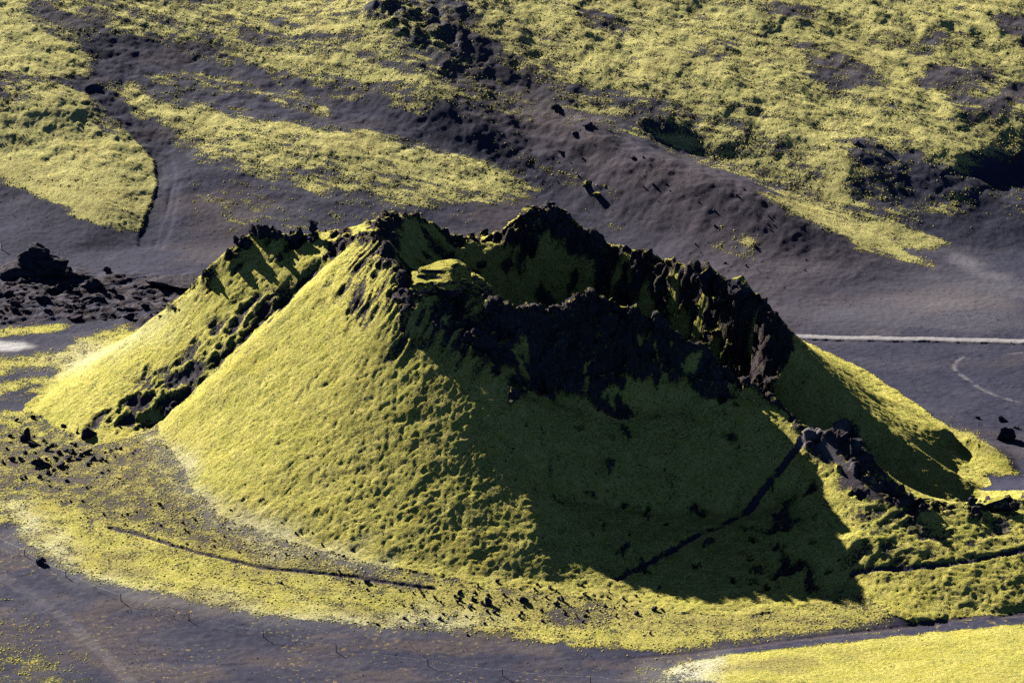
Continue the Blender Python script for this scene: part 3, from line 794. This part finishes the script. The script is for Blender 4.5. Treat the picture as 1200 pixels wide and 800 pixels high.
def put_rock(name, u, v, wpx, hpx, label, cat='rock', group=None, seed=None, mat=None, blocks=None, depth=.9, sink=.22, rough=.42, sub=3, y=None, zfix=None):
    """a rock standing at (u, v) of the photograph, as wide and tall as it looks from the mountain"""
    if y is None: x_, y_, z_ = spot(u, v)
    else:
        x_, y_, _ = at_y(u, v, y); z_ = ground_z(x_, y_)
    t = math.sqrt(x_ * x_ + y_ * y_ + (EYE_Z - z_) ** 2)
    w_, h_ = wpx * t / FPX, hpx * t / FPX * 1.0
    seed = seed if seed is not None else int(u * 7 + v * 13)
    if blocks:
        blocks = [(a * w_, b * w_, c * h_, d_ * w_, e * w_, f * h_) for a, b, c, d_, e, f in blocks]
    me = rock_mesh(name, seed, w_ * 1.12, w_ * depth, h_ * 1.25, sub, rough, mat, blocks)
    o = bpy.data.objects.new(name, me); COL.objects.link(o)
    o.location = (x_, y_, z_ + (h_ * (.5 - sink) if not blocks else 0))
    if zfix is not None: o.location.z = zfix
    if not blocks: o.rotation_euler = (0, 0, random.Random(seed).uniform(-.4, .4))
    return tag(o, label, cat, group)

def lumps(seed, n=6):
    r_ = random.Random(seed)
    out = []
    for k_ in range(n):
        h_ = r_.uniform(.45, 1.15)
        out.append((r_.uniform(-.5, .5), r_.uniform(-.35, .35), h_ * .3, r_.uniform(.4, .75), r_.uniform(.4, .7), h_))
    return out
# --- crags and blocks on the crater rim
put_rock('lava_pillar', 367, 281, 15, 27, 'tall dark block-shaped lava pillar standing at the top of the outer ridge of the crater', 'rock', blocks=[(0, 0, .12, 1.15, 1.1, .5), (.02, 0, .45, .95, .9, .52), (-.02, 0, .78, 1.0, .95, .42)], mat=M_ROCK)
put_rock('lava_crag', 352, 278, 16, 18, 'dark lava crag close beside the tall pillar on the crater ridge', 'rock', mat=M_MOSSY, blocks=lumps(352))
put_rock('lava_crag', 338, 279, 12, 9, 'low lava crag on the saddle between the pillar and the jagged crag row', 'rock', mat=M_ROCK, blocks=lumps(338))
put_rock('lava_crag', 318, 278, 21, 17, 'jagged dark crag facing the pillar at the end of the ridge-top crag row', 'rock', mat=M_ROCK, blocks=lumps(318))
put_rock('lava_crag', 301, 277, 21, 19, 'highest jagged crag in the middle of the ridge-top crag row', 'rock', mat=M_ROCK, blocks=lumps(301))
put_rock('lava_crag', 287, 287, 17, 17, 'black crag where the ridge-top crag row starts to step downhill', 'rock', mat=M_ROCK, blocks=lumps(287))
put_rock('lava_crag', 273, 300, 16, 13, 'black crag one step below the ridge-top crag row on the outer slope', 'rock', mat=M_MOSSY, blocks=lumps(273))
put_rock('lava_crag', 246, 324, 15, 12, 'small lone crag partway down the outline of the outer ridge', 'rock', mat=M_MOSSY, blocks=lumps(246))
put_rock('mossy_boulder', 518, 342, 80, 36, 'huge dark boulder with a yellow moss top sitting inside the notch of the front rim', 'boulder', mat=M_CAP, depth=.5, sink=.30, rough=.34, sub=4,
         y=420, zfix=at_y(518, 347, 420)[2], blocks=[(0, .1, .3, 1.3, 1.1, 1.3), (-.22, .14, .45, .75, .9, .95), (.12, .13, .5, .75, .9, .75), (.38, .07, .15, .7, .8, .95)])
put_rock('lava_crag', 829, 331, 30, 30, 'pointed dark crag on the far rim where it turns towards the steep outer slope', 'rock', mat=M_MOSSY, sink=.3)
put_rock('lava_crag', 868, 345, 36, 26, 'broad mossy-topped crag at the shoulder above the steep outer slope', 'rock', mat=M_MOSSY, sink=.38)
put_rock('lava_crag', 618, 252, 18, 12, 'small crag with a moss ledge beside the highest peak of the far rim', 'rock', mat=M_MOSSY)
put_rock('lava_crag', 642, 244, 22, 10, 'dark crag crowning the highest peak of the far rim', 'rock', mat=M_ROCK)
put_rock('lava_crag', 1003, 527, 24, 30, 'dark fin of lava with a pale top at the start of the small crater rim', 'rock', mat=M_ROCK, sink=.3)
put_rock('boulder', 1139, 592, 13, 10, 'dark round boulder on the low rim of the small side crater', 'boulder', mat=M_ROCK)
put_rock('lava_crag', 1168, 590, 34, 12, 'long flat crag along the low rim of the side crater near the round boulder', 'rock', mat=M_MOSSY)
for u, v, a, b, lab in ((843, 355, 20, 16, 'mossy crag just below the pointed crag inside the far rim'), (836, 392, 18, 15, 'mossy crag in the dark between the front rim and the far rim'),
                        (853, 412, 22, 16, 'mossy lump above the place where the front rim drops towards the side crater'), (872, 432, 18, 12, 'small mossy crag on the descending end of the front rim')):
    put_rock('lava_crag', u, v, a, b, lab, 'rock', mat=M_MOSSY, blocks=lumps(u + v))
# --- rocks at the foot of the outer slope (to the left of the cone)
for u, v, a, b, lab in ((31, 515, 15, 17, 'pointed dark boulder standing apart at the edge of the rock spill below the outer ridge'),
                        (104, 512, 19, 15, 'large tilted black slab at the top of the rock spill below the outer ridge'),
                        (45, 545, 17, 10, 'long low black block at the lower edge of the rock spill, next to bright moss'),
                        (54, 546, 10, 8, 'grey-faced block leaning on the long low black block of the rock spill'),
                        (55, 528, 9, 7, 'rounded black rock in the middle of the rock spill'),
                        (70, 547, 14, 7, 'flat black rock just below the densest part of the rock spill'),
                        (75, 500, 7, 6, 'single dark stone above the rock spill on pale ground'),
                        (103, 531, 13, 6, 'wide dark rock under the tilted slab in the rock spill')):
    put_rock('boulder', u, v, a, b, lab, 'boulder')
rr = random.Random(5)
G = 'dark stones of the rock spill below the outer ridge'
for u, v, a in ((37, 522, 11), (15, 540, 9), (24, 539, 8), (3, 542, 8), (62, 523, 8), (85, 531, 10), (80, 539, 11), (92, 538, 8), (110, 538, 9), (103, 545, 6), (57, 555, 7), (47, 560, 7), (26, 561, 5), (56, 564, 5), (78, 564, 6),
                (20, 494, 6), (40, 491, 8), (88, 523, 7), (70, 532, 8), (77, 529, 8), (96, 534, 8), (66, 538, 7), (118, 541, 6), (141, 526, 6), (124, 541, 5), (8, 526, 5), (12, 512, 6), (52, 517, 6), (30, 531, 6)):
    put_rock('rock', u, v, a, a * .7, 'small dark lava stone lying among the rock spill below the outer ridge', 'rock', G, sub=2)
for _ in range(60):
    u, v = rr.gauss(75, 40), rr.gauss(535, 16)
    if not (0 < u < 190 and 500 < v < 590): continue
    a = rr.uniform(2.5, 5)
    put_rock('rock', u, v, a, a * .75, 'small dark lava stone lying among the rock spill below the outer ridge', 'rock', G, sub=2)
# --- stones on the apron in front of the cone
for u, v, a, b, lab in ((571, 708, 10, 11, 'upright dark boulder among the stones below the shaded face'), (615, 705, 11, 9, 'wide black boulder on yellow moss uphill of the bare brown patch'),
                        (659, 704, 8, 9, 'dark boulder at the top edge of the bare brown patch'), (516, 726, 6, 5, 'lone black stone at the lower edge of the moss, apart from the other stones'),
                        (745, 720, 7, 6, 'black stone on bright moss just past the bare brown patch'), (767, 715, 7, 5, 'black stone on moss closest to the tip of the crater shadow'),
                        (49, 660, 12, 9, 'dark boulder on the ragged edge between pale moss and bare ash'), (430, 683, 7, 5, 'dark stone sitting just above the thin trail'),
                        (329, 683, 6, 4, 'dark stone on yellow moss below the thin trail')):
    put_rock('boulder', u, v, a, b, lab, 'boulder')
G = 'small dark stones scattered over the apron below the shaded face'
pts = [(553, 704), (597, 708), (635, 715), (688, 716), (725, 732), (773, 729), (550, 714), (579, 718), (601, 726), (470, 735), (533, 699), (560, 690), (590, 697), (640, 700), (672, 697), (700, 708), (712, 700), (645, 690), (610, 690), (540, 685)]
for _ in range(95):
    pts.append((min(max(rr.gauss(610, 90), 430), 860), rr.gauss(706, 15)))
for u, v in pts:
    if not 682 < v < 745: continue
    a = rr.uniform(2.6, 5.5) if rr.random() < .8 else rr.uniform(5, 7)
    put_rock('rock', u, v, a, a * .78, 'small dark stone among many scattered over the apron below the shaded face', 'rock', G, sub=2)
G = 'small dark stones on the brownish apron beside the sunlit flank'
for u, v in [(195, 524), (140, 561), (176, 591), (228, 609), (313, 650), (126, 613), (187, 591), (360, 655), (250, 640)] + [(rr.uniform(60, 420), 0) for _ in range(60)]:
    if v == 0:
        v = 560 + (u - 60) * .26 + rr.uniform(-22, 42)
    a = rr.uniform(2.2, 4.6)
    put_rock('rock', u, v, a, a * .75, 'small dark stone scattered on the brownish apron beside the sunlit flank', 'rock', G, sub=2)
# --- lava field behind, to the left
put_rock('lava_outcrop', 47, 322, 62, 36, 'large black cone-shaped lava outcrop rising from the flat lava field', 'rock outcrop', blocks=[(0, 0, .1, 1.5, .9, .9), (-.02, .03, .42, 1.05, .6, .95), (.02, 0, .78, .55, .4, .75), (.28, -.05, .3, .75, .5, .8), (-.5, -.02, .05, .75, .4, .4)], rough=.3, sub=4)
for u, v, a, b, lab in ((126, 319, 12, 8, 'small pointed black rock on smooth ash beyond the lava field'), (108, 338, 20, 15, 'rounded grey lava lump with a pale top in the lava field'),
                        (75, 338, 18, 12, 'dark lump directly below the large outcrop in the lava field'), (87, 325, 18, 8, 'flat slab just beside the large outcrop in the lava field'),
                        (203, 335, 62, 13, 'wide low black lava mound half hidden behind the outer ridge'), (100, 351, 28, 8, 'pale-topped lava plate in the middle of the lava field'),
                        (118, 352, 20, 11, 'block-shaped lava lump at the end of the pale-topped plate'), (50, 352, 26, 14, 'dark lava lump in the densest part of the lava field'),
                        (170, 336, 20, 7, 'low dark lava swell on ash between the field and the wide black mound')):
    put_rock('lava_block', u, v, a, b, lab, 'rock')
G = 'rubbly blocks of the lava field behind the outer ridge'
for _ in range(110):
    u, v = rr.uniform(-5, 215), rr.uniform(330, 376)
    if u > 150 and v < 352: continue
    a = rr.uniform(4, 15)
    put_rock('lava_block', u, v, a, a * rr.uniform(.3, .55), 'jagged dark block among the rubble of the lava field', 'rock', G, sub=2)
# --- far side
put_rock('boulder', 1003, 173, 10, 4, 'single dark boulder at the top of the shaded hollow on the far hillside', 'boulder')
put_rock('boulder', 1033, 174, 5, 4, 'very small dark stone beside the shaded hollow on the far hillside', 'boulder', sub=2)
for u, v, a, b, lab in ((1145, 490, 8, 5, 'small dark rock on ash closest to the mossy knoll'), (1174, 493, 14, 6, 'flat dark rock at the top of the rock cluster beyond the mossy knoll'),
                        (1192, 502, 9, 5, 'small dark rock at the outer end of the cluster beyond the mossy knoll'), (1177, 514, 23, 15, 'large dark crag of the rock cluster beyond the mossy knoll'),
                        (672, 160, 9, 5, 'dark crag on the brown slope above the valley, lowest of three'), (690, 153, 12, 7, 'dark crag on the brown slope, widest of three'),
                        (652, 127, 12, 7, 'dark crag on the brown slope, highest of three'), (657, 179, 8, 4, 'small dark stone low on the bare slope above the valley'),
                        (742, 184, 9, 5, 'brownish rock on top of the bare brown mound'), (688, 220, 14, 6, 'dark mossy rock in the valley bottom below the brown mound'), (700, 232, 12, 5, 'dark rock with mossy top lower in the valley below the brown mound')):
    put_rock('rock', u, v, a, b, lab, 'rock', mat=M_RUST if v > 180 and u > 730 and v < 190 else (M_MOSSY if 685 < u < 705 and v > 215 else M_ROCK))
G = 'dark stones strewn on the bare far slopes'
for _ in range(70):
    u, v = rr.uniform(600, 960), rr.uniform(120, 340)
    if not (v > 110 + (u - 600) * .42 and v < 190 + (u - 600) * .55): continue
    a = rr.uniform(2, 4.5)
    put_rock('rock', u, v, a, a * .7, 'small dark stone strewn on the bare brown mound of the far slope', 'rock', G, sub=2)

# --- the low fence along the ash and the white marker post
def simple(name, col, rough=.8):
    q = NB(name); n = q.noise(9, 4, .6)
    q.L(q.mix(q.ramp(n, .3, .7), tuple(c * .75 for c in col), col), q.b.inputs['Base Color']); q.b.inputs['Roughness'].default_value = rough
    q.L(q.bump(n, .01, .6), q.b.inputs['Normal'])
    return q.m
M_WOOD, M_ROPE, M_WHITE = simple('weathered_post_wood', (.10, .085, .075)), simple('pale_rope', (.50, .48, .45)), simple('white_marker_paint', (.78, .78, .76), .5)

def tube(bm, a, b, r0, r1, n=8):
    a, b = Vector(a), Vector(b)
    d = (b - a).normalized(); s = d.orthogonal().normalized(); t = d.cross(s)
    ra = [bm.verts.new(a + (s * math.cos(k * 2 * math.pi / n) + t * math.sin(k * 2 * math.pi / n)) * r0) for k in range(n)]
    rb = [bm.verts.new(b + (s * math.cos(k * 2 * math.pi / n) + t * math.sin(k * 2 * math.pi / n)) * r1) for k in range(n)]
    for k in range(n):
        bm.faces.new((ra[k], ra[(k + 1) % n], rb[(k + 1) % n], rb[k]))
    bm.faces.new(rb); bm.faces.new(ra[::-1])

def link(name, bm, mat, parent=None, loc=(0, 0, 0)):
    me = bpy.data.meshes.new(name); bm.normal_update(); bm.to_mesh(me); bm.free(); me.materials.append(mat)
    o = bpy.data.objects.new(name, me); COL.objects.link(o); o.location = loc
    if parent: o.parent = parent
    return o
FP = [(-40, 612), (29, 651), (78, 676), (142, 704), (221, 726), (309, 746), (394, 764), (502, 780), (589, 791), (692, 799), (794, 806)]
base = [spot(u, v) for u, v in FP]
root = bpy.data.objects.new('rope_fence', None); COL.objects.link(root); root.location = base[3]
tag(root, 'low rope fence of thin dark posts crossing the bare ash below the moss', 'fence')
rf = random.Random(3)
tops = []
for x_, y_, z_ in base:
    bm = bmesh.new()
    dx, dy = rf.uniform(-.12, .12), rf.uniform(-.1, .1)
    h_ = rf.uniform(.85, 1.0)
    tube(bm, (0, 0, -.3), (dx, dy, h_), .062, .05)
    link('post', bm, M_WOOD, root, Vector((x_, y_, z_)) - Vector(base[3]))
    tops.append(Vector((x_ + dx * .9, y_ + dy * .9 - .06, z_ + h_ * .88)) - Vector(base[3]))
bm = bmesh.new()
for a, b in zip(tops[:-1], tops[1:]):
    prev = a
    for k in range(1, 11):
        t = k / 10
        p = a.lerp(b, t); p.z -= 1.0 * t * (1 - t)
        tube(bm, prev, p, .013, .013, 5); prev = p
link('rope', bm, M_ROPE, root)
x_, y_, z_ = spot(1.6, 293)
bm = bmesh.new(); tube(bm, (0, 0, -.2), (0, 0, 1.0), .10, .10)
mk = link('marker_post', bm, M_WHITE, None, (x_, y_, z_))
bm = bmesh.new(); tube(bm, (0, 0, 1.0), (0, 0, 1.12), .11, .06); link('cap', bm, M_WOOD, mk)
tag(mk, 'thin white marker post on dark ash at the far side of the lava field', 'post')
#@@THINGS-END

# ------------------------------------------------------------------ what nobody could count: gravel on the ash, ragged tufts of moss
def scatter(name, keep, n, rmin, rmax, hmul, mat, seed, smooth, power=2.2):
    g = np.random.default_rng(seed)
    xs = np.concatenate([g.uniform(-85, 85, n), g.uniform(-95, 95, n)]); ys = np.concatenate([g.uniform(355, 480, n), g.uniform(480, 590, n)])
    i = np.clip(np.searchsorted(GX, xs) - 1, 0, NX - 2); j = np.clip(np.searchsorted(GY, ys) - 1, 0, NY - 2)
    idx = j * NX + i
    ok = g.random(len(xs)) < keep[idx]
    xs, ys, i, j = xs[ok], ys[ok], i[ok], j[ok]
    fx, fy = (xs - GX[i]) / (GX[i + 1] - GX[i]), (ys - GY[j]) / (GY[j + 1] - GY[j])
    zs = (ZG[j, i] * (1 - fx) + ZG[j, i + 1] * fx) * (1 - fy) + (ZG[j + 1, i] * (1 - fx) + ZG[j + 1, i + 1] * fx) * fy
    m = len(xs)
    r = rmin + (rmax - rmin) * g.random(m) ** power
    a0 = g.uniform(0, 6.28, m)
    V = np.zeros((m, 11, 3), np.float32)
    for k_ in range(5):
        a = a0 + k_ * 2 * np.pi / 5 + g.uniform(-.3, .3, m)
        rr_ = r * g.uniform(.75, 1.2, m)
        V[:, k_] = np.stack([xs + np.cos(a) * rr_, ys + np.sin(a) * rr_, zs - .25 * r], 1)
        V[:, 5 + k_] = np.stack([xs + np.cos(a) * rr_ * .72, ys + np.sin(a) * rr_ * .72, zs + hmul * r * g.uniform(.45, .8, m)], 1)
    V[:, 10] = np.stack([xs + g.uniform(-.3, .3, m) * r, ys + g.uniform(-.3, .3, m) * r, zs + hmul * r], 1)
    T = []
    for k_ in range(5):
        q_ = (k_ + 1) % 5
        T += [(k_, q_, 5 + q_), (k_, 5 + q_, 5 + k_), (5 + k_, 5 + q_, 10)]
    F = (np.arange(m)[:, None, None] * 11 + np.array(T)[None]).reshape(-1, 3).astype(np.int32)
    me = bpy.data.meshes.new(name)
    me.vertices.add(m * 11); me.vertices.foreach_set('co', V.ravel())
    me.loops.add(F.size); me.loops.foreach_set('vertex_index', F.ravel())
    me.polygons.add(len(F)); me.polygons.foreach_set('loop_start', np.arange(0, F.size, 3, dtype=np.int32))
    me.polygons.foreach_set('use_smooth', np.full(len(F), smooth)); me.update(calc_edges=True)
    me.materials.append(mat)
    o = bpy.data.objects.new(name, me); COL.objects.link(o); o['kind'] = 'stuff'
    return o
allways = np.max([ways[k_] for k_ in ways], axis=0)
bare = np.clip(1 - moss * 1.6, 0, 1) * ~hill_mask * (1 - allways) * near
bare = bare * (0.08 + 0.92 * sstep(-.1, .6, fbm2(X / 8, Y / 4, 5, 121)) ** 1.5)
scatter('gravel', bare, 48000, .03, .12, .6, rock_material('ash_gravel', (.018, .018, .030), (.050, .047, .060), 0), 3, False)
def tuft_material():
    q = NB('moss_tufts')
    a = q.noise(.5, 4, .6); b = q.noise(3.0, 3, .6)
    c = q.mix(q.ramp(a, .3, .65), (.26, .235, .05), (.42, .37, .10))
    c = q.mix(q.ramp(b, .45, .65), c, (.15, .16, .035))
    q.L(c, q.b.inputs['Base Color']); return q.m
edge_m = np.clip(1 - np.abs(moss - .5) / .42, 0, 1) * ~hill_mask * (1 - allways) * near * (moss > .22)
scatter('moss', edge_m * .95, 130000, .05, .19, .55, tuft_material(), 4, True, 2.2)


# ------------------------------------------------------------------ light
SUN_EL, SUN_AZ = R(25), R(-36.5)      # azimuth from +Y, negative is towards -X
w = bpy.data.worlds.new('World'); SC.world = w; w.use_nodes = True
nt = w.node_tree
sky = nt.nodes.new('ShaderNodeTexSky'); sky.sky_type = 'NISHITA'; sky.sun_disc = False
sky.altitude = 3000; sky.air_density = 0.27; sky.dust_density = 0.0; sky.ozone_density = 3.5
sky.sun_elevation = SUN_EL; sky.sun_rotation = SUN_AZ
bg = nt.nodes['Background']; bg.inputs['Strength'].default_value = 0.05
nt.links.new(sky.outputs[0], bg.inputs[0])
sl = bpy.data.lights.new('sun', 'SUN'); sl.energy = 5.0; sl.angle = R(0.5); sl.color = (1.0, .94, .82)
so = bpy.data.objects.new('sun', sl); COL.objects.link(so)
dv = Vector((math.sin(SUN_AZ) * math.cos(SUN_EL), math.cos(SUN_AZ) * math.cos(SUN_EL), math.sin(SUN_EL)))
so.rotation_euler = dv.to_track_quat('Z', 'Y').to_euler()

cd = bpy.data.cameras.new('camera'); cam = bpy.data.objects.new('camera', cd); COL.objects.link(cam)
cam.location = (0, 0, EYE_Z); cam.rotation_euler = (math.pi / 2 - TILT, 0, 0)
cd.sensor_width = 36; cd.lens = 36 * FPX / 1200; cd.clip_start = 1; cd.clip_end = 20000
SC.camera = cam
SC.view_settings.view_transform = 'Standard'; SC.view_settings.look = 'None'
SC.view_settings.exposure = 2.05; SC.view_settings.gamma = 1
SC.cycles.max_bounces = 4; SC.cycles.diffuse_bounces = 0
SC.cycles.use_denoising = False
